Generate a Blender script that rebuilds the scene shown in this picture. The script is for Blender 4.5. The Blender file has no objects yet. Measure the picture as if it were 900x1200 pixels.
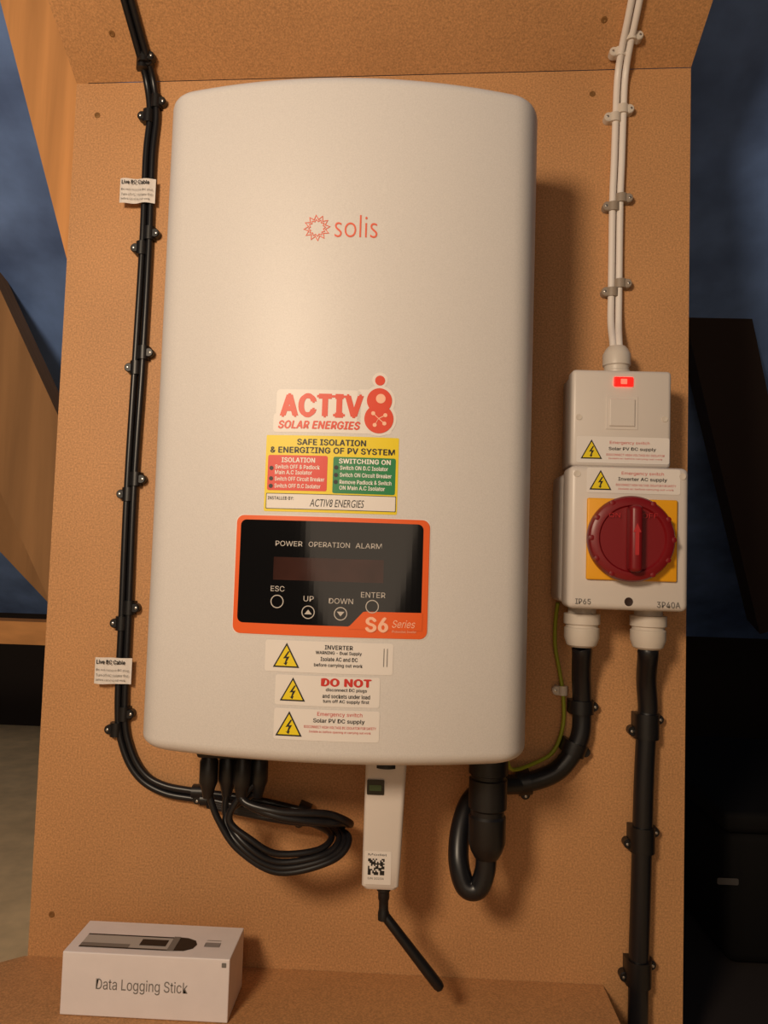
import bpy, bmesh, math, random, os
from mathutils import Matrix, Vector
random.seed(4)
SC=bpy.context.scene
COL=SC.collection
try:
    SC.view_settings.view_transform='Standard'
except Exception: pass
FONT=None
try:
    fp=os.path.join(bpy.utils.system_resource('DATAFILES'),'fonts','Inter.woff2')
    if os.path.exists(fp): FONT=bpy.data.fonts.load(fp)
except Exception: FONT=None

# ------------------------------------------------------------------ helpers
# board frame, millimetres: x right, z up, h = distance out of the board
def P(x,z,h): return Vector((x/1000,-h/1000,z/1000))
def lin(c):
    o=[]
    for v in c:
        v/=255
        o.append(v/12.92 if v<=0.04045 else ((v+0.055)/1.055)**2.4)
    return (*o,1)
def mat(name,c,rough=0.5,metal=0,noise=0,scale=200,bump=0,spec=0.5,emit=0,coat=0,detail=3):
    m=bpy.data.materials.new(name); m.use_nodes=True
    nt=m.node_tree; b=nt.nodes['Principled BSDF']
    col=lin(c)
    b.inputs['Base Color'].default_value=col
    b.inputs['Roughness'].default_value=rough
    b.inputs['Metallic'].default_value=metal
    b.inputs['Specular IOR Level'].default_value=spec
    b.inputs['Coat Weight'].default_value=coat
    if emit:
        b.inputs['Emission Color'].default_value=col
        b.inputs['Emission Strength'].default_value=emit
    if noise or bump:
        tc=nt.nodes.new('ShaderNodeTexCoord')
        n=nt.nodes.new('ShaderNodeTexNoise'); n.inputs['Scale'].default_value=scale; n.inputs['Detail'].default_value=detail
        nt.links.new(tc.outputs['Object'],n.inputs['Vector'])
        if noise:
            r=nt.nodes.new('ShaderNodeValToRGB')
            r.color_ramp.elements[0].position=0.3; r.color_ramp.elements[1].position=0.7
            r.color_ramp.elements[0].color=(*[x*(1-noise) for x in col[:3]],1)
            r.color_ramp.elements[1].color=(*[min(1,x*(1+noise)) for x in col[:3]],1)
            nt.links.new(n.outputs['Fac'],r.inputs['Fac']); nt.links.new(r.outputs['Color'],b.inputs['Base Color'])
        if bump:
            bp=nt.nodes.new('ShaderNodeBump'); bp.inputs['Strength'].default_value=bump; bp.inputs['Distance'].default_value=0.001
            nt.links.new(n.outputs['Fac'],bp.inputs['Height']); nt.links.new(bp.outputs['Normal'],b.inputs['Normal'])
    return m
def empty(name,x,z,h):
    e=bpy.data.objects.new(name,None); e.location=P(x,z,h); e.empty_display_size=0.05; COL.objects.link(e); return e
def link(me,name,m=None,parent=None,smooth=False):
    o=bpy.data.objects.new(name,me); COL.objects.link(o)
    if m and not me.materials: me.materials.append(m)
    if smooth:
        for p in me.polygons: p.use_smooth=True
    if parent:
        o.parent=parent; o.matrix_parent_inverse=Matrix.Translation(-parent.location)
    return o
def mesh(name,v,f,m,parent=None,smooth=False):
    me=bpy.data.meshes.new(name); me.from_pydata([tuple(a) for a in v],[],f); me.validate(); me.update()
    return link(me,name,m,parent,smooth)
def rbox(name,x0,x1,z0,z1,h0,h1,r,m,parent=None,seg=3,rot=None):
    bm=bmesh.new(); bmesh.ops.create_cube(bm,size=1)
    for v in bm.verts:
        v.co=Vector(((x1-x0)*v.co.x/1000,(h1-h0)*v.co.y/1000,(z1-z0)*v.co.z/1000))
    if r: bmesh.ops.bevel(bm,geom=bm.edges[:],offset=r/1000,segments=seg,affect='EDGES',profile=0.5)
    T=Matrix.Translation(P((x0+x1)/2,(z0+z1)/2,(h0+h1)/2))
    if rot: T=T@rot
    bm.transform(T)
    me=bpy.data.meshes.new(name); bm.to_mesh(me); bm.free()
    o=link(me,name,m,parent,False)
    if r and r>1.2:
        for p in me.polygons: p.use_smooth=True
        try: me.set_sharp_from_angle(angle=math.radians(35))
        except Exception: pass
    return o
def lathe(name,c,axis,prof,m,parent=None,seg=40,smooth=True):
    """prof: (radius,t) mm along axis from point c"""
    axis=Vector(axis).normalized()
    a=axis.orthogonal().normalized(); b=axis.cross(a)
    v=[];f=[]
    for r,t in prof:
        for i in range(seg):
            th=2*math.pi*i/seg
            v.append(c+axis*(t/1000)+(a*math.cos(th)+b*math.sin(th))*(r/1000))
    n=len(prof)
    for k in range(n-1):
        for i in range(seg):
            j=(i+1)%seg
            f.append((k*seg+i,k*seg+j,(k+1)*seg+j,(k+1)*seg+i))
    f.append(tuple(range(seg))[::-1]); f.append(tuple((n-1)*seg+i for i in range(seg)))
    o=mesh(name,v,f,m,parent,smooth)
    bm=bmesh.new(); bm.from_mesh(o.data); bmesh.ops.recalc_face_normals(bm,faces=bm.faces); bm.to_mesh(o.data); bm.free()
    if smooth:
        try: o.data.set_sharp_from_angle(angle=math.radians(32))
        except Exception: pass
    return o
def catmull(pts,n=10):
    out=[]; Q=[pts[0]*2-pts[1]]+pts+[pts[-1]*2-pts[-2]]
    for i in range(1,len(Q)-2):
        for k in range(n):
            t=k/n; a,b,c,d=Q[i-1],Q[i],Q[i+1],Q[i+2]
            out.append(0.5*((2*b)+(c-a)*t+(2*a-5*b+4*c-d)*t*t+(3*b-a-3*c+d)*t*t*t))
    out.append(pts[-1]); return out
def tube(name,pts,r,m,parent=None,seg=14,n=10):
    pts=catmull([P(*p) for p in pts],n)
    v=[];f=[]; up=None
    for i,p in enumerate(pts):
        t=(pts[min(i+1,len(pts)-1)]-pts[max(i-1,0)]).normalized()
        if up is None: up=t.orthogonal().normalized()
        up=(up-t*up.dot(t)).normalized(); b=t.cross(up)
        for k in range(seg):
            th=2*math.pi*k/seg; v.append(p+(up*math.cos(th)+b*math.sin(th))*r/1000)
    for i in range(len(pts)-1):
        for k in range(seg):
            j=(k+1)%seg; f.append((i*seg+k,i*seg+j,(i+1)*seg+j,(i+1)*seg+k))
    f.append(tuple(range(seg))[::-1]); f.append(tuple((len(pts)-1)*seg+i for i in range(seg)))
    return mesh(name,v,f,m,parent,True)
def join(objs,name,parent=None):
    me=bpy.data.meshes.new(name); v=[];f=[];mi=[];mats=[];sm=[]
    for o in objs:
        b=len(v); v+=[tuple(q.co) for q in o.data.vertices]
        mm=o.data.materials[0] if o.data.materials else None
        if mm not in mats: mats.append(mm)
        for p in o.data.polygons:
            f.append([b+i for i in p.vertices]); mi.append(mats.index(mm)); sm.append(p.use_smooth)
    me.from_pydata(v,[],f)
    for mm in mats: me.materials.append(mm)
    for p,i,s in zip(me.polygons,mi,sm): p.material_index=i; p.use_smooth=s
    me.update()
    for o in objs: bpy.data.objects.remove(o,do_unlink=True)
    o=link(me,name,None,parent)
    try: me.set_sharp_from_angle(angle=math.radians(35))
    except Exception: pass
    return o
# surface functions: (x)->h
def H(x): return 176-20*((x+60)/138)**2
def flat(h): return lambda x:h
def label(name,x0,x1,z0,z1,m,hf,off,parent,r=1.5,n=26):
    xs=[x0+r*(1-math.cos(math.pi/2*k/5)) for k in range(6)]
    xs+=[x0+r+(x1-x0-2*r)*k/n for k in range(1,n)]
    xs+=[x1-r*(1-math.cos(math.pi/2*k/5)) for k in range(5,-1,-1)]
    v=[];f=[]
    for x in xs:
        d=0
        if x<x0+r: d=r-math.sqrt(max(0,r*r-(x0+r-x)**2))
        if x>x1-r: d=r-math.sqrt(max(0,r*r-(x-x1+r)**2))
        v.append(P(x,z0+d,hf(x)+off)); v.append(P(x,z1-d,hf(x)+off))
    for i in range(len(xs)-1): f.append((2*i,2*i+2,2*i+3,2*i+1))
    return mesh(name,v,f,m,parent)
def poly(name,pts,m,hf,off,parent):
    if sum(pts[i][0]*pts[(i+1)%len(pts)][1]-pts[(i+1)%len(pts)][0]*pts[i][1] for i in range(len(pts)))<0: pts=pts[::-1]
    return mesh(name,[P(x,z,hf(x)+off) for x,z in pts],[tuple(range(len(pts)))],m,parent)
def disc(name,cx,cz,r,m,hf,off,parent,n=36,sz=1):
    return poly(name,[(cx+r*math.cos(2*math.pi*k/n),cz+sz*r*math.sin(2*math.pi*k/n)) for k in range(n)],m,hf,off,parent)
def ring(name,cx,cz,r0,r1,m,hf,off,parent,n=40):
    v=[];f=[]
    for k in range(n):
        c,s=math.cos(2*math.pi*k/n),math.sin(2*math.pi*k/n)
        for r in (r0,r1): v.append(P(cx+r*c,cz+r*s,hf(cx+r*c)+off))
    for k in range(n):
        j=(k+1)%n; f.append((2*k,2*k+1,2*j+1,2*j))
    return mesh(name,v,f,m,parent)
def text(s,x0,x1,z0,z1,m,hf,off,parent,bold=0.0,shear=0,name=None,plain=False,thin=0):
    """flat printed lettering fitted to a rectangle on a surface; bold = stroke thickening"""
    cu=bpy.data.curves.new('txt','FONT'); cu.body=s; cu.size=10; cu.resolution_u=4; cu.shear=shear
    if FONT and not plain: cu.font=FONT
    if thin: cu.offset=-thin*10
    if bold>0: cu.space_character=1.0+bold*1.6
    o=bpy.data.objects.new('txt',cu); COL.objects.link(o)
    bpy.context.view_layer.update()
    dg=bpy.context.evaluated_depsgraph_get()
    me=bpy.data.meshes.new_from_object(o.evaluated_get(dg))
    bpy.data.objects.remove(o,do_unlink=True)
    if not len(me.vertices): return None
    src=[(q.co.x/10,q.co.y/10) for q in me.vertices]; fc=[tuple(p.vertices) for p in me.polygons]
    shifts=[(0,0)]
    if bold>0: shifts=[(-bold,0),(0,0),(bold,0),(0,bold*.6),(0,-bold*.6)]
    xs=[a for a,b in src]; ys=[b for a,b in src]; bx_=max(0,bold); bz_=max(0,bold*.6)
    ax,bx,ay,by=min(xs)-bx_,max(xs)+bx_,min(ys)-bz_,max(ys)+bz_
    v=[];f=[]
    for q,(dx,dy) in enumerate(shifts):
        b0=len(v)
        for a,b in src:
            x=x0+(a+dx-ax)/(bx-ax)*(x1-x0); z=z0+(b+dy-ay)/(by-ay)*(z1-z0)
            v.append(P(x,z,hf(x)+off+q*0.004))
        f+=[tuple(b0+i for i in p) for p in fc]
    bpy.data.meshes.remove(me)
    me=bpy.data.meshes.new('txt'); me.from_pydata([tuple(a) for a in v],[],f); me.update()
    return link(me,name or ('text_'+s.lower().split()[0].strip('.,:&-')),m,parent)

# ------------------------------------------------------------------ materials
def mdf_mat(name,c):
    m=mat(name,c,0.58,spec=0.42)
    nt=m.node_tree; b=nt.nodes['Principled BSDF']; col=lin(c)
    tc=nt.nodes.new('ShaderNodeTexCoord')
    n1=nt.nodes.new('ShaderNodeTexNoise'); n1.inputs['Scale'].default_value=560; n1.inputs['Detail'].default_value=3
    n2=nt.nodes.new('ShaderNodeTexNoise'); n2.inputs['Scale'].default_value=5; n2.inputs['Detail'].default_value=3
    mx=nt.nodes.new('ShaderNodeMix'); mx.data_type='FLOAT'; mx.inputs[0].default_value=0.3
    r=nt.nodes.new('ShaderNodeValToRGB'); r.color_ramp.elements[0].position=0.3; r.color_ramp.elements[1].position=0.7
    r.color_ramp.elements[0].color=(*[x*0.64 for x in col[:3]],1); r.color_ramp.elements[1].color=(*[x*1.30 for x in col[:3]],1)
    nt.links.new(tc.outputs['Object'],n1.inputs['Vector']); nt.links.new(tc.outputs['Object'],n2.inputs['Vector'])
    nt.links.new(n1.outputs['Fac'],mx.inputs[2]); nt.links.new(n2.outputs['Fac'],mx.inputs[3])
    nt.links.new(mx.outputs[0],r.inputs['Fac']); nt.links.new(r.outputs['Color'],b.inputs['Base Color'])
    bp=nt.nodes.new('ShaderNodeBump'); bp.inputs['Strength'].default_value=0.15; bp.inputs['Distance'].default_value=0.0006
    nt.links.new(n1.outputs['Fac'],bp.inputs['Height']); nt.links.new(bp.outputs['Normal'],b.inputs['Normal'])
    return m
def wood_mat(name,c):
    m=mat(name,c,0.65,spec=0.25)
    nt=m.node_tree; b=nt.nodes['Principled BSDF']; col=lin(c)
    tc=nt.nodes.new('ShaderNodeTexCoord'); mp=nt.nodes.new('ShaderNodeMapping'); mp.inputs['Scale'].default_value=(9,9,1.0)
    n=nt.nodes.new('ShaderNodeTexNoise'); n.inputs['Scale'].default_value=1.6; n.inputs['Detail'].default_value=4; n.inputs['Distortion'].default_value=0.3
    r=nt.nodes.new('ShaderNodeValToRGB'); r.color_ramp.elements[0].position=0.3; r.color_ramp.elements[1].position=0.7
    r.color_ramp.elements[0].color=(*[x*0.78 for x in col[:3]],1); r.color_ramp.elements[1].color=(*[x*1.1 for x in col[:3]],1)
    nt.links.new(tc.outputs['Generated'],mp.inputs['Vector']); nt.links.new(mp.outputs['Vector'],n.inputs['Vector'])
    nt.links.new(n.outputs['Fac'],r.inputs['Fac']); nt.links.new(r.outputs['Color'],b.inputs['Base Color'])
    return m
MDF=mdf_mat('mdf_board',(193,142,94))
WOOD=wood_mat('rafter_timber',(205,145,88))
WOODD=wood_mat('old_timber',(165,122,80))
MEMB=mat('roof_felt_blue',(122,156,226),0.6,noise=0.4,scale=7,bump=1.0,spec=0.4,detail=7)
FLOORM=mat('loft_floor_board',(236,206,160),0.7,noise=0.12,scale=25,spec=0.3,bump=0.2)
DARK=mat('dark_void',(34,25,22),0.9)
BODY=mat('inverter_paint',(211,206,203),0.44,noise=0.05,scale=900,bump=0.08,spec=0.42)
ALU=mat('heatsink_aluminium',(120,118,115),0.4,metal=0.8)
PLW=mat('white_plastic',(212,203,196),0.38)
PLW2=mat('white_plastic_gland',(208,198,187),0.42)
BLK=mat('black_plastic',(18,17,19),0.4)
SHADM=mat('painted_shadow_black',(12,10,10),0.8,spec=0.2)  # shadow put into the colour of the background box
CBL=mat('black_cable_sheath',(20,20,24),0.36,spec=0.5)
WCBL=mat('white_cable_sheath',(232,224,218),0.4)
GREYC=mat('grey_clip_plastic',(150,136,122),0.5)
NAIL=mat('nail_steel',(190,184,178),0.3,metal=0.9)
STK=mat('sticker_white',(226,219,214),0.45)
CARD=mat('white_card',(232,224,224),0.5,noise=0.02,scale=60)
YEL=mat('sticker_yellow',(232,206,24),0.45)
RED=mat('sticker_red',(214,56,40),0.45)
GRN=mat('sticker_green',(20,125,70),0.45)
INK=mat('black_ink',(22,20,20),0.5)
WINK=mat('white_ink',(236,232,226),0.5)
RINK=mat('red_ink',(200,45,35),0.5)
ORG=mat('orange_panel',(230,96,36),0.35)
ACT=mat('brand_orange_red',(218,66,36),0.45)
GLS=mat('display_black_gloss',(13,12,13),0.1,coat=0.2)
LCD=mat('lcd_window',(56,33,28),0.12,noise=0.25,scale=30)
PRN=mat('display_print_grey',(190,182,175),0.5)
PCH=mat('peach_print',(246,190,160),0.5)
LOGO=mat('logo_orange_red',(222,96,68),0.5)
KNOB=mat('knob_dark_red',(122,14,22),0.38)
KNOBL=mat('knob_mark_red',(178,40,44),0.4)
YPL=mat('isolator_yellow_plate',(236,166,24),0.45)
NEON=mat('neon_red',(255,24,18),0.3,emit=1.6)
NEONC=mat('neon_core',(255,90,70),0.3,emit=1.8)
EARTH=mat('earth_green_yellow',(150,160,40),0.45)
GREYP=mat('print_grey',(120,116,112),0.5)
SILV=mat('print_silver',(176,172,168),0.4)
HOLE=mat('screw_hole_dark',(46,26,20),0.6)
SCREW=mat('wood_screw_bronze',(150,110,66),0.4,metal=0.5)

# ------------------------------------------------------------------ room: loft
def slab(name,pts,th,m,parent=None):
    """pts: 3D quad/polygon (Vectors), extruded along -normal by th (m)"""
    n=(pts[1]-pts[0]).cross(pts[2]-pts[1]).normalized()
    k=len(pts); v=list(pts)+[p-n*th for p in pts]
    f=[tuple(range(k)),tuple(range(2*k-1,k-1,-1))]+[(i,i+k,(i+1)%k+k,(i+1)%k) for i in range(k)]
    return mesh(name,v,f,m,parent)
V=Vector
FZ=-0.064
slab('floor',[V((-2.4,-2.2,FZ)),V((2.4,-2.2,FZ)),V((2.4,1.6,FZ)),V((-2.4,1.6,FZ))],0.03,FLOORM)
# sloping roof underside
def roofz(y): return 1.16-0.7*y
slab('ceiling',[V((-2.4,1.7,roofz(1.7))),V((2.4,1.7,roofz(1.7))),V((2.4,-1.5,roofz(-1.5))),V((-2.4,-1.5,roofz(-1.5)))],-0.01,MEMB)
# board closing the low end; the void's shade is put into its dark colour
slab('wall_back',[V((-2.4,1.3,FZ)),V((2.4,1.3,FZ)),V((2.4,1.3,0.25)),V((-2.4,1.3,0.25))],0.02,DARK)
def beam(name,a,b,w,t,m,side=V((1,0,0))):
    d=(b-a).normalized(); s=(side-d*side.dot(d)).normalized(); n=d.cross(s)
    v=[]
    for p in (a,b):
        for i,j in ((-1,-1),(1,-1),(1,1),(-1,1)): v.append(p+s*w/2*i+n*t/2*j)
    return mesh(name,v,[(0,1,2,3),(7,6,5,4),(0,4,5,1),(1,5,6,2),(2,6,7,3),(3,7,4,0)],m)
beam('roof_rafter',P(-487,1190,-50),P(-330,690,-50),0.072,0.045,WOOD)
beam('roof_brace_timber',P(-760,890,-400),P(-470,340,-400),0.13,0.05,WOODD)
beam('roof_brace_timber.001',P(-800,620,-480),P(-420,260,-480),0.12,0.05,WOODD)
beam('roof_purlin_timber',P(-1300,292,-390),P(-300,292,-390),0.05,0.034,WOOD,side=V((0,1,0)))
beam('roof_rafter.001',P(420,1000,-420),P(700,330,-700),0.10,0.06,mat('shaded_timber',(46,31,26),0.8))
slab('floor_shade_sheet',[V((0.30,0.06,FZ+.003)),V((2.3,-1.8,FZ+.003)),V((2.3,1.28,FZ+.003)),V((0.2,1.28,FZ+.003))],0.002,DARK)  # dark sheet added over the floor; shade on the right put in as colour

# ------------------------------------------------------------------ backboard
cz=lambda x:916+24*(x+369)/646
bb=empty('mdf_backboard',-46,470,-9)
slab('board_panel',[P(-369,-63,0),P(277,-63,0),P(277,cz(277),0),P(-369,cz(-369),0)],0.018,MDF,bb)
k=2.4
hb=empty('sloped_mdf_headboard',-46,980,60)
slab('headboard_panel',[P(-369,cz(-369)+.6,0.4),P(277,cz(277)+.6,0.4),P(277+4*k,cz(277)+42*k,56*k),P(-369-4*k,cz(-369)+42*k,56*k)],0.018,MDF,hb)
bs=empty('mdf_base_shelf',-130,6,160)
slab('shelf_panel',[P(-372,15,0.5),P(-470,15,80),P(-470,15,320),P(200,15,320),P(200,15,0.5)],0.018,MDF,bs)
rbox('shelf_batten',-440,-400,-63,-3,100,300,0,WOODD,bs); rbox('shelf_batten',150,190,-63,-3,20,300,0,WOODD,bs)
def screws(lst,name,par):
    sl=[]
    for x,z,h,ax in lst:
        sl.append(lathe('s',P(x,z,h),ax,[(3.2,0),(3.0,0.4),(1.6,0.5),(1.2,0.1)],SCREW,None,16))
    join(sl,name,par)
screws([(x,z,0,(0,-1,0)) for x,z in ((-345,882),(176,911),(-347,56))],'wood_screws',bb)
screws([(x,cz(x)+28,28*1.333,(0,-0.6,-0.8)) for x in (-318,178)],'wood_screws',hb)

# ------------------------------------------------------------------ inverter
inv=empty('solar_inverter',-60,538,90)
def section(i):
    out=[]
    N=14
    for q in range(N+1):
        u=138*q/N; out.append((u,H(-60+u)))
    p0=(138,156);p1=(160,150);p2=(162,112)
    for q in range(1,11):
        t=q/10; out.append(((1-t)**2*p0[0]+2*t*(1-t)*p1[0]+t*t*p2[0],(1-t)**2*p0[1]+2*t*(1-t)*p1[1]+t*t*p2[1]))
    out.append((162,70)); out.append((160,34))
    full=[(-u,h) for u,h in out[::-1]][:-1]+out
    return [( u*(162-i)/162, h-i*(1 if h>60 else 0)) for u,h in full]
Z0,Z1=259,819
rings=[]
for q in range(0,8):
    a=math.pi/2*q/7
    rings.append((Z0+12*(1-math.cos(a)),15*(1-math.sin(a))))
mid=[Z0+12+(Z1-Z0-24)*t/6 for t in range(1,6)]
top=[(Z1-(z-Z0),i) for z,i in rings[::-1]]
rings=rings+[(z,0) for z in mid]+top
v=[];f=[]
for z,i in rings:
    s=section(i)
    for u,h in s: v.append(P(-60+u,z,h))
n=len(section(0))
for a in range(len(rings)-1):
    for b in range(n-1):
        f.append((a*n+b,a*n+b+1,(a+1)*n+b+1,(a+1)*n+b))
    f.append((a*n+n-1,a*n,(a+1)*n,(a+1)*n+n-1))
f.append(tuple(range(n))[::-1]); f.append(tuple((len(rings)-1)*n+i for i in range(n)))
body=mesh('front_cover',v,f,BODY,inv,True)
bm=bmesh.new(); bm.from_mesh(body.data); bmesh.ops.recalc_face_normals(bm,faces=bm.faces); bm.to_mesh(body.data); bm.free()
try: body.data.set_sharp_from_angle(angle=math.radians(40))
except Exception: pass
hs=[rbox('hs',-205,85,290,790,24,36,0,ALU)]
for q in range(30): hs.append(rbox('hs',-204+q*10,-202+q*10,295,785,4,26,0,ALU))
join(hs,'rear_heatsink',inv)
rbox('wall_bracket',-130,10,600,680,0,6,1,ALU,inv)

# logo
cx,cz_=-82.5,687
def starring(name,R0,R1,w,nn,m):
    v=[];f=[]
    for k in range(nn*2):
        a=math.pi*k/nn+0.1; r=R0 if k%2==0 else R1
        for rr in (r,r-w): v.append(P(cx+rr*math.cos(a),cz_+rr*math.sin(a),H(cx+rr*math.cos(a))+0.35))
    M=nn*2
    for k in range(M):
        j=(k+1)%M; f.append((2*k,2*j,2*j+1,2*k+1))
    return mesh(name,v,f,m,inv)
starring('logo_sun_outer',11.2,7.6,1.2,12,LOGO)
starring('logo_sun_inner',7.4,5.8,0.9,12,LOGO)
text('solis',-68,-33.5,679.5,698,LOGO,H,0.35,inv,name='logo_text',plain=True,thin=0.012)

# installer sticker
label('installer_sticker_base',-112,-17,520.5,536,STK,H,0.2,inv,r=3)
label('installer_sticker_mid',-110,-42,526,555,STK,H,0.24,inv,r=3)
label('installer_sticker_mid',-46,-20,526,556,STK,H,0.24,inv,r=3)
disc('installer_sticker_lobe',-27.5,533,14,STK,H,0.28,inv)
disc('installer_sticker_lobe',-27.5,547,12.6,STK,H,0.3,inv)
disc('installer_sticker_dot',-27.5,564,6.2,STK,H,0.27,inv)
text('ACTIV',-107,-40,532.5,552,ACT,H,0.5,inv,bold=0.055)
text('SOLAR ENERGIES',-108,-42,523.3,530,ACT,H,0.5,inv,bold=0.04,shear=0.22)
disc('eight_bottom',-27.5,532.8,11.6,ACT,H,0.6,inv)
disc('eight_top',-27.5,547.4,10.0,ACT,H,0.65,inv)
disc('eight_dot',-27.5,563.6,4,ACT,H,0.5,inv)
disc('eight_hole_top',-26.5,549,3.8,PCH,H,0.85,inv)
for a in (0.5,2.4,4.2,5.6):
    disc('eight_node',-27.7+6*math.cos(a),533+6*math.sin(a),1.6,PCH,H,0.85,inv)
    poly('eight_spoke',[(-27.7+6*math.cos(a),533+6*math.sin(a)+.4),(-27.7,533.4),(-27.7,532.6),(-27.7+6*math.cos(a),533+6*math.sin(a)-.4)],PCH,H,0.87,inv)

# safe isolation sticker
label('isolation_sticker',-117,-11,457,518,YEL,H,0.25,inv,r=1)
text('SAFE ISOLATION',-92,-37,510.3,515.3,INK,H,0.5,inv,bold=0.03)
text('& ENERGIZING OF PV SYSTEM',-113.5,-14,503.8,508.8,INK,H,0.5,inv,bold=0.03)
label('isolation_red_box',-115,-67,473.8,502,RED,H,0.4,inv,r=1.5)
label('isolation_green_box',-62.5,-13,472.5,501.5,GRN,H,0.4,inv,r=1.5)
label('installed_by_box',-115.5,-12,459,471.5,INK,H,0.38,inv,r=0.6)
label('installed_by_box_fill',-115,-12.5,459.5,471,STK,H,0.5,inv,r=0.6)
text('ISOLATION',-104,-77,496.2,500.2,WINK,H,0.6,inv,bold=0.03)
text('SWITCHING ON',-58,-17,496.2,500.2,WINK,H,0.6,inv,bold=0.03)
for xx,ls,zz in ((-109,(('Switch OFF & Padlock',36),('Main A.C Isolator',30),('Switch OFF Circuit Breaker',40),('Switch OFF D.C Isolator',37)),(491,486.6,481.4,475.8)),
                 (-57,(('Switch ON D.C Isolator',38),('Switch ON Circuit Breaker',41),('Remove Padlock & Switch',41),('ON Main A.C Isolator',36)),(491.2,485.6,480,475.4))):
    for (s,w),z in zip(ls,zz): text(s,xx,xx+w,z,z+3.4,WINK,H,0.6,inv,bold=0.02)
for x,zs in ((-112,(491.5,483.2,477.2)),(-60,(493,487,481.5))):
    for z in zs: disc('bullet',x,z,1.7,INK,H,0.62,inv,n=16)
text('INSTALLED BY:',-114,-93,466.3,469,INK,H,0.7,inv,bold=0.02)
text('ACTIV8 ENERGIES',-80,-37,461.5,467.5,INK,H,0.7,inv,shear=0.2,plain=True)

# display panel
label('display_bezel_orange',-138.5,15.5,360,453.5,ORG,H,0.9,inv,r=6,n=34)
label('display_bezel_side',-139.3,16.3,359.2,454.3,STK,H,0.3,inv,r=6,n=34)
label('display_glass',-135,10.5,368.5,450,GLS,H,1.1,inv,r=4.5,n=34)
label('series_tab',-33,11.5,367,380.5,ORG,H,1.4,inv,r=0.5)
poly('series_tab_end',[(-46,368),(-33,368),(-33,380.5),(-35,380)],ORG,H,1.45,inv)
label('series_tab_foot',-46,11.5,366.5,369,ORG,H,1.42,inv,r=0.5)
label('lcd_window',-107,-20,403,421,LCD,H,1.3,inv,r=0.5)
for s,a,b in (('POWER',-106,-84.5),('OPERATION',-79.5,-47),('ALARM',-42.5,-22)):
    text(s,a,b,429.7,433.7,PRN,H,1.35,inv)
for s,x,z,w in (('ESC',-103,396,11),('UP',-78,389,8),('DOWN',-52.5,388,19),('ENTER',-27.5,393.5,19)):
    text(s,x-w/2,x+w/2,z-2.1,z+2.1,PRN,H,1.35,inv)
for x,z,t in ((-103,386,0),(-78,378.5,1),(-52.5,378.2,-1),(-28,384.5,0)):
    ring('button_ring',x,z,4.5,5.2,PRN,H,1.6,inv)
    if t: poly('button_arrow',[(x-3,z-1.6*t),(x+3,z-1.6*t),(x,z+2*t)],PRN,H,1.5,inv)
text('S6',-33,-15,364.5,376.5,PCH,H,1.7,inv,bold=0.04)
text('Series',-12,6,368.5,374.5,PCH,H,1.7,inv,shear=0.3)
text('Photovoltaic Inverter',-12,7,364.6,366.6,PCH,H,1.7,inv)

def warn(x,z,s,hf,off,par):
    hgt=s*0.9
    def tri(k): return [(x-s/2*k,z-hgt/3*k*1.05),(x+s/2*k,z-hgt/3*k*1.05),(x,z+hgt*2/3*k)]
    a=poly('w',tri(1.0),INK,hf,off,None); b=poly('w',tri(0.82),YEL,hf,off+0.15,None)
    L=[(0.06,0.36),(-0.12,0.02),(0.0,0.04),(-0.06,-0.2),(-0.12,-0.18),(0.0,-0.3),(0.05,-0.14),(0.0,-0.17),(0.12,0.12),(0.0,0.1),(0.12,0.36)]
    c=poly('w',[(x+p*s,z+q*s*0.8) for p,q in L],INK,hf,off+0.3,None)
    join([a,b,c],'warning_triangle',par)
label('warning_label_dual_supply',-111,-10.5,331.5,356,STK,H,0.3,inv,r=2)
warn(-94,341.5,21,H,0.6,inv)
text('INVERTER',-64,-42,350,353.4,INK,H,0.6,inv,bold=0.02)
text('WARNING - Dual Supply',-71,-35,345.6,348.8,INK,H,0.6,inv,bold=0.02)
text('Isolate AC and DC',-67,-38,341,344.2,INK,H,0.6,inv,bold=0.02)
text('before carrying out work',-72,-34,336,339.4,INK,H,0.6,inv,bold=0.02)
for q in range(2): label('warning_label_side_print',-18+q*2.6,-17.4+q*2.6,338,352,GREYP,H,0.6,inv,r=0.1)
label('warning_label_do_not',-102,-20,306,329.3,STK,H,0.3,inv,r=2)
warn(-88,315.5,20,H,0.6,inv)
text('DO NOT',-66,-26.5,321.5,328,RINK,H,0.6,inv,bold=0.05)
for s,z,w in (('disconnect DC plugs',317.2,32),('and sockets under load',312.6,37),('turn off AC supply first',308.4,36)):
    text(s,-46-w/2,-46+w/2,z,z+3.2,INK,H,0.6,inv,bold=0.02)
label('warning_label_emergency',-102,-19.5,279.5,303.5,STK,H,0.3,inv,r=2)
warn(-90,288.8,21,H,0.6,inv)
text('Emergency switch',-68,-33,298,301.8,RINK,H,0.6,inv)
text('Solar PV DC supply',-71,-31,292.8,296.8,INK,H,0.6,inv,bold=0.02)
text('DISCONNECT HIGH VOLTAGE DC ISOLATOR FOR SAFETY',-78,-22,289.2,291.2,RINK,H,0.6,inv)
text('Isolate ac before opening or carrying out work',-74,-26,285.4,287.6,RINK,H,0.6,inv)

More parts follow.
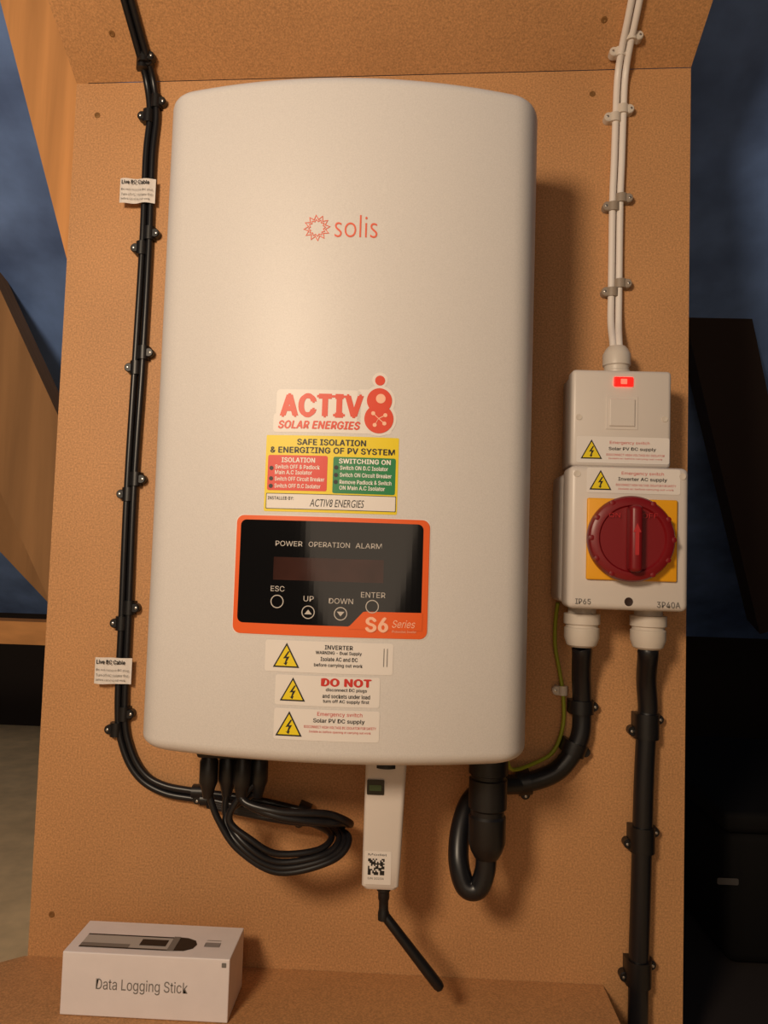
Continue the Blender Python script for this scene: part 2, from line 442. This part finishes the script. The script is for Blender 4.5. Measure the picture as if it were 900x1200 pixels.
# inverter underside connectors
parts=[]
for x,h in ((-172,92),(-157,84),(-142,92),(-129,84)):
    parts.append(lathe('c',P(x,264,h),(0,0,-1),[(8.5,0),(8.5,14),(7,15),(7,24),(8.2,26),(8.2,44),(6.5,48),(4.2,58)],BLK,None,18))
parts.append(rbox('c',-181,-120,243,262,72,104,3,BLK))
join(parts,'dc_input_connectors',inv)
lathe('ac_output_connector',P(76,264,78),(0,0,-1),[(20,0),(20,10),(17.5,12),(17.5,30),(15.5,31),(15.5,34),(17,35),(17,60),(15,62),(15,66),(16.5,68),(16.5,90),(14,98),(10.5,104)],BLK,inv,28)
rbox('com_port_plug',-42,-26,240,262,60,76,2,BLK,inv)

# ------------------------------------------------------------------ data logging stick
st=empty('data_logging_stick',-15,200,92)
lathe('stick_collar',P(-15,258,90),(0,0,-1),[(13,0),(13,18)],BLK,st)
vs=[];fs=[]
def stick_ring(z,xl,xr,h0,h1,r):
    c=[]
    for cx_,ch,a0 in ((xr-r,h1-r,0),(xl+r,h1-r,90),(xl+r,h0+r,180),(xr-r,h0+r,270)):
        for q in range(6):
            a=math.radians(a0+90*q/5); c.append(P(cx_+r*math.cos(a),z,ch+r*math.sin(a)))
    return c
rg=[(249,-31,1,80,98,4),(247,-33,3,78,100,4),(160,-33,0,78,101,4),(140,-33,-1,79,101,4),(137,-31,-3,81,99,4)]
for r_ in rg: vs+=stick_ring(*r_)
for a in range(len(rg)-1):
    for b in range(24):
        j=(b+1)%24; fs.append((a*24+b,(a+1)*24+b,(a+1)*24+j,a*24+j))
fs.append(tuple(range(24))); fs.append(tuple(96+i for i in range(24))[::-1])
so=mesh('stick_body',vs,fs,PLW,st,True)
bm=bmesh.new(); bm.from_mesh(so.data); bmesh.ops.recalc_face_normals(bm,faces=bm.faces); bm.to_mesh(so.data); bm.free()
try: so.data.set_sharp_from_angle(angle=math.radians(35))
except Exception: pass
F=flat(101)
label('stick_screen',-31,-16,217.5,230.5,GLS,F,0.3,st,r=1,n=4)
label('stick_screen_glow',-29,-18.5,221,226,mat('stick_led_green',(60,76,40),0.4,emit=0.05),F,0.5,st,r=0.5,n=4)
label('stick_sticker',-31,-8,142,170,STK,F,0.3,st,r=1,n=4)
q=[]
for i in range(11):
    for j in range(11):
        if random.random()<0.55 or (i in(0,1) and j in (0,1,9,10)):
            x=-28+i*1.3; z=150+j*1.25; q.append(poly('q',[(x,z),(x+1.3,z),(x+1.3,z+1.25),(x,z+1.25)],INK,F,0.5,None))
join(q,'qr_code',st)
text('S/N 1023A',-28,-14,146,148,INK,F,0.5,st); text('Model',-28,-12,166.2,168,INK,F,0.5,st)
lathe('antenna_base',P(-14,138,90),(0.02,0,-1),[(6,0),(6,5),(5,6),(5,12),(4.2,14),(4.2,22),(5,24),(5,30)],BLK,st)
d=(P(38,53,92)-P(-13,112,90))
lathe('antenna_rod',P(-13,112,90),d,[(3.2,-3),(4.2,0),(4.4,20),(4.8,60),(4.8,74),(3.8,77.5),(1.5,79)],BLK,st)

# ------------------------------------------------------------------ switched spur
sp=empty('fused_spur_switch',196,560,27)
rbox('back_box',151,240.5,516,605,0.5,36,3,PLW,sp)
rbox('face_plate',149,242.5,514.5,607,35,55,4,PLW,sp)
F=flat(55)
rbox('rocker_frame',181,211,550,582,54,55.6,0.4,PLW,sp)
rbox('rocker_switch',184,208,553,579,55,57,1,PLW,sp)
rbox('neon_lens',188,206,591,600,54,57,0.8,NEON,sp)
label('neon_core',194,200,593,598,NEONC,flat(57),0.2,sp,r=0.6,n=4)
for x in (156,236): lathe('plate_screw',P(x,561,54.5),(0,-1,0),[(3,0),(2.8,1.2),(0.8,1.0)],PLW2,sp,16)
label('spur_warning_label',154,240.5,518,543,STK,F,0.35,sp,r=2,n=8)
warn(168,528,20,F,0.6,sp)
text('Emergency switch',185,222,535.5,539,RINK,F,0.6,sp)
text('Solar PV DC supply',184,228,529.5,533.3,INK,F,0.6,sp,bold=0.02)
text('DISCONNECT HIGH VOLTAGE DC ISOLATOR',182,236,525,527,RINK,F,0.6,sp)
text('Isolate ac before carrying out work',184,234,521.5,523.3,RINK,F,0.6,sp)
lathe('top_gland',P(198,605,26),(0,0,1),[(13.5,0),(13.5,7),(12,8),(12,12),(13.5,13),(13.5,24),(11,29),(8.5,32)],PLW2,sp,6*4)

# ------------------------------------------------------------------ rotary isolator
iso=empty('rotary_isolator_switch',198,447,40)
rbox('isolator_base',142,254,386,508,0.5,44,5,PLW,iso)
rbox('isolator_lid',144,252.5,382,513,42,75,6,PLW,iso,seg=4)
F=flat(75)
for x in (151,246):
    for z in (389.5,505): 
        if z<400: continue
        lathe('lid_screw',P(x,z,74.6),(0,-1,0),[(3.2,0),(3,1),(1,0.8)],PLW2,iso,16)
lathe('lid_hole',P(199,390,74.9),(0,-1,0),[(4,0),(3.6,0.6),(2.2,0.3)],HOLE,iso,20)
label('isolator_warning_label',159.5,244,488,511,STK,F,0.4,iso,r=2,n=8)
warn(172,497,20,F,0.65,iso)
text('Emergency switch',191,229,504.3,508,RINK,F,0.65,iso)
text('Inverter AC supply',188,232,498.8,502.8,INK,F,0.65,iso,bold=0.02)
text('DISCONNECT HIGH VOLTAGE ISOLATOR FOR SAFETY',186,240,494.8,496.8,RINK,F,0.65,iso)
text('Isolate ac before carrying out work',188,238,491,493,RINK,F,0.65,iso)
rbox('yellow_plate',160,241,409,483,74,78.5,1.5,YPL,iso)
prof=[(38,0),(38.5,2),(38.5,9),(37,12),(34,13.5),(30,13.5),(28.5,11.5),(0.5,11.5)]
lathe('knob_disc',P(197.5,446.5,78),(0,-1,0),prof,KNOB,iso,72)
rbox('knob_handle',192,203,417,476,88,104,4,KNOB,iso,seg=4)
for a in range(0,360,30):
    if a in (90,270): continue
    x=197.5+36*math.cos(math.radians(a)); z=446.5+36*math.sin(math.radians(a))
    lathe('knob_notch',P(x,z,87),(0,-1,0),[(2.6,0),(2.4,4.2),(1,4.6)],KNOB,iso,14)
label('knob_pointer',195.8,199.2,432,452,KNOBL,flat(104),0.2,iso,r=0.8,n=4)
poly('knob_pointer_tip',[(194,452),(201,452),(197.5,460)],KNOBL,flat(104),0.2,iso)
text('OFF',205,219,465,469.5,KNOBL,flat(91.6),0.2,iso); text('ON',176,186,465,469,KNOBL,flat(91.6),0.2,iso)
text('IP65',151,165,386.5,391.5,GREYP,F,0.4,iso,bold=0.02); text('3P40A',224,245,385.5,391,GREYP,F,0.4,iso,bold=0.02)
for x in (166,228.5):
    lathe('cable_gland',P(x,386,36),(0,0,-1),[(12,0),(13,3),(13,10),(17,10.5),(17,20),(15,21),(15,23),(16.5,24),(16.5,33),(14,40),(11,42)],PLW2,iso,24)

# ------------------------------------------------------------------ cables and clips
def clip(x,z,r,sides,m,th=90,base=0,L=14,store=None,nail=True):
    a=Vector((math.cos(math.radians(th)),0,math.sin(math.radians(th)))); u=Vector((a.z,0,-a.x)); hh=Vector((0,-1,0))
    o=P(x,z,base+0.3); ro=r+2.4
    prof=[(-ro,0)]+[(-ro*math.cos(math.pi*q/10),r+ro*math.sin(math.pi*q/10)) for q in range(11)]+[(ro,0)]
    v=[];f=[];n=len(prof)
    for s in (-L/2,L/2):
        for pu,ph in prof: v.append(o+a*s/1000+u*pu/1000+hh*ph/1000)
    for i in range(n): j=(i+1)%n; f.append((i,j,j+n,i+n))
    f.append(tuple(range(n))[::-1]); f.append(tuple(range(n,2*n)))
    out=[mesh('cl',v,f,m)]
    hl=min(r*1.9,9)
    for sd in sides:
        c=o+u*sd*(ro+0.2)/1000
        out.append(lathe('cl',c,hh,[(4.8,0),(4.8,hl),(4,hl+1)],m,None,16))
        if nail: out.append(lathe('cl',c+u*sd*1.4/1000+hh*(hl+1)/1000,hh,[(1.3,0),(1.3,.3),(0.8,.5)],NAIL,None,12))
    store.extend(out)
dc=empty('solar_dc_cable',-286,560,8); DCC=[]
for s in (-1,1):
    o=s*3.6
    tube('cable_run',[(-296+o,1004,121),(-293+o,965,69),(-290+o,935,29),(-287+o,914,9),(-283+o,880,5),(-285+o,834,5),(-284+o,744,5),(-285+o*1.1,618,5),(-287+o,487,5),(-286+o,358,5),(-285+o,262,5),(-278+o*.9,225+o*.4,5),(-262+o*.6,199+o*.7,6),(-238,186+o,7),(-203,181+o,7),(-150,178+o,12),(-100-s*2,171+o,16),(-66,166+o,28),(-50+s*3,178,60),(-66,190+o,84),(-108,196+s*2,96),(-140,206,94),(-142 if s<0 else -129,222,90 if s<0 else 84)],3.5,CBL,dc)
for i,(rx,bx,bh) in enumerate(((0,-172,92),(-9,-157,84),(-16,-142,92),(-4,-129,84))):
    tube('cable_loop',[(-190,182-i*2,20),(-150,176-i*2,22),(-110,172-i*2,26),(-72+rx*.6,168,38),(-48+rx,166,60),(-60+rx*.9,152-rx*.5,78),(-106+rx*.2,143-rx*1.0,88),(-142-rx*.6,162-rx*.6,92),(-162-rx*.5+i*1,188,bh),(bx,212,bh)],3.0,CBL,dc)
clip(-289,931,4,(1,),BLK,base=18,store=DCC,L=12); clip(-292,928,4,(1,),BLK,base=14,store=DCC)
for z in (886,744,618,487,356,250):
    xc=-284.5 if z>600 else -286
    clip(xc+3.6,z+8,3.8,(1,),BLK,store=DCC); clip(xc-3.6,z-8,3.8,(-1,),BLK,store=DCC)
clip(-203,184.5,4,(1,),BLK,th=0,store=DCC,L=12,base=2); clip(-194,177.5,4,(-1,),BLK,th=0,store=DCC,L=12,base=2)
clip(-97,171,7,(1,),BLK,th=-20,store=DCC,L=12,base=8)
join(DCC,'black_cable_clips',dc)
def flag(name,z0,z1):
    e=empty(name,-293,(z0+z1)/2,12)
    v=[];f=[];N=12
    for q in range(N+1):
        x=-312+37*q/N; h=11+1.2*math.sin(q*0.9)
        v+= [P(x,z0-0.5*math.sin(q*.5),h),P(x,z1,h)]
    for q in range(N): f.append((2*q,2*q+2,2*q+3,2*q+1))
    mesh('tag',v,f,STK,e)
    F=flat(12.6)
    text('Live DC Cable',-310,-281,z1-6.5,z1-2,INK,F,0.1,e,bold=0.03)
    text('Do not remove DC plug',-310,-277,z0+12.3,z0+15,GREYP,F,0.1,e)
    text('Turn off AC isolator first',-310,-277,z0+7.3,z0+10,GREYP,F,0.1,e)
    text('before carrying out work',-310,-280,z0+2.4,z0+5.2,GREYP,F,0.1,e)
flag('cable_warning_tag',782,808); flag('cable_warning_tag.001',288,314)

wc=empty('white_twin_cable',202,780,8); WCC=[]
for s in (-1,1):
    o=s*3.9
    tube('cable_run',[(203+o,1004,98),(204+o,965,46),(204+o,946,21),(204+o,925,6),(203+o,887,5),(202+o,835,5),(201+o,793,5),(201+o,704,5),(200+o,668,9),(198+o*.8,645,22),(198+o*.8,632,26)],3.5,WCBL,wc)
for z,m,b in ((950,PLW2,22),(887,PLW2,0),(793,GREYC,0),(704,GREYC,0)):
    x=202 if z<900 else 204
    clip(x+3.9,z+4,4.0,(1,),m,store=WCC,L=9,base=b); clip(x-3.9,z-5,4.0,(-1,),m,store=WCC,L=9,base=max(0,b-12))
join(WCC,'white_cable_clips',wc)

ac=empty('inverter_ac_cable',140,230,20); C1=[]
tube('cable_run',[(166,343,36),(167,338,34),(170,315,20),(173,285,11),(171,252,11),(152,222,11),(120,208,12),(90,207,22),(66,200,40),(55,180,56),(52,155,70),(58,134,76),(69,133,78),(75,148,78),(76,165,78)],9.3,CBL,ac,18)
clip(172.5,283,9.8,(1,),BLK,store=C1,L=13); clip(166,243,9.8,(1,),BLK,th=70,store=C1,L=12,nail=False)
clip(118,208,9.8,(1,),BLK,th=10,store=C1,L=13)
join(C1,'black_cable_clips',ac)
ac2=empty('supply_ac_cable',233,190,14); C2=[]
tube('cable_run',[(228.5,343,36),(229,338,35),(233,312,18),(237,285,11),(236,269,11),(234,215,11),(233,159,11),(232,100,11),(231,45,11),(231,0,11),(231,-58,11)],9.6,CBL,ac2,18)
for z,x in ((267,236),(159,233),(34,231)):
    clip(x,z+6,9.8,(1,),BLK,store=C2,L=12); clip(x,z-6,9.8,(-1,),BLK,store=C2,L=12)
join(C2,'black_cable_clips',ac2)
ew=empty('earth_wire',150,300,8); C3=[]
tube('wire',[(146,384,20),(146,365,10),(147,340,6),(152,315,5),(156,290,5),(156,262,5),(147,238,6),(128,228,14),(104,226,34),(96,240,50),(95,257,56)],1.9,EARTH,ew,10)
clip(155,297,3,(-1,),PLW2,store=C3,L=9)
join(C3,'white_cable_clip',ew)

# ------------------------------------------------------------------ product box on the shelf
pb=empty('product_carton',-220,42,62)
rbox('carton',-294,-146,15.4,69,35,93,0.8,CARD,pb,seg=2)
F=flat(93)
text('Data Logging Stick',-263,-182,36,48,GREYP,F,0.3,pb,name='carton_title')
label('carton_corner_mark',-153,-149,62,66,GREYP,F,0.3,pb,r=0.5,n=3)
def top(pts,m,name,off=0.3): 
    return mesh(name,[P(x,69+off,h) for x,h in pts],[tuple(range(len(pts)))],m,pb)
top([(-284,82),(-205,82),(-205,60),(-284,60)],SILV,'printed_stick_body')
top([(-284,82),(-240,82),(-240,76),(-284,76)],GREYP,'printed_stick_shade',0.4)
top([(-284,62),(-205,62),(-205,60),(-284,60)],INK,'printed_stick_edge',0.4)
top([(-284,84),(-205,84),(-205,82),(-284,82)],INK,'printed_stick_edge',0.4)
top([(-232,77),(-208,77),(-208,66),(-232,66)],INK,'printed_stick_screen',0.5)
top([(-205,84),(-190,83),(-183,78),(-181,71),(-184,64),(-192,60),(-205,59)],INK,'printed_stick_plug')
top([(-205,84),(-199,84),(-199,59),(-205,59)],GREYP,'printed_stick_ring',0.5)
for k in range(9): top([(-174+k*1.6,74),(-173.2+k*1.6,74),(-173.2+k*1.6,66),(-174+k*1.6,66)],INK,'printed_barcode')
top([(-174,63),(-161,63),(-161,62),(-174,62)],GREYP,'printed_line')

# near-black box added in the background, right, to stand for deep shadow
ec=empty('shadow_box',560,100,-300)
rbox('shadow_box_shell',400,1000,-60,100,-620,-200,14,SHADM,ec)
rbox('shadow_box_lid',396,1004,98,124,-624,-196,8,SHADM,ec)
label('case_badge',388,414,36,44,mat('case_badge_grey',(80,76,74),0.4),flat(-200),0.6,ec,r=2,n=4)

# ------------------------------------------------------------------ lights
def area(name,loc,target,size,energy,col):
    l=bpy.data.lights.new(name,'AREA'); l.shape='DISK'; l.size=size; l.energy=energy; l.color=col
    o=bpy.data.objects.new(name,l); o.location=loc; COL.objects.link(o)
    o.rotation_euler=(Vector(target)-Vector(loc)).to_track_quat('-Z','Y').to_euler(); return o
area('loft_bulb',(-0.42,-1.10,0.82),(-0.18,0,0.55),0.22,9.6,(1.0,0.79,0.57))
area('bounce_lamp',(0.0,-1.7,0.6),(0,0,0.5),0.9,2.3,(1.0,0.77,0.56))
w=bpy.data.worlds.new('loft_world'); w.use_nodes=True
w.node_tree.nodes['Background'].inputs[0].default_value=(0.9,0.75,0.62,1); w.node_tree.nodes['Background'].inputs[1].default_value=0.05
SC.world=w
# ------------------------------------------------------------------ camera
cam=bpy.data.cameras.new('camera'); cam.sensor_fit='VERTICAL'; cam.sensor_height=24; cam.lens=18.02; cam.clip_start=0.02
co=bpy.data.objects.new('camera',cam); COL.objects.link(co)
Rm=Matrix.Rotation(math.radians(2),3,'Z')@Matrix.Rotation(math.radians(93.3),3,'X')@Matrix.Rotation(math.radians(1.8),3,'Z')
co.matrix_world=Matrix.Translation((0,-0.78,0.424))@Rm.to_4x4()
SC.camera=co
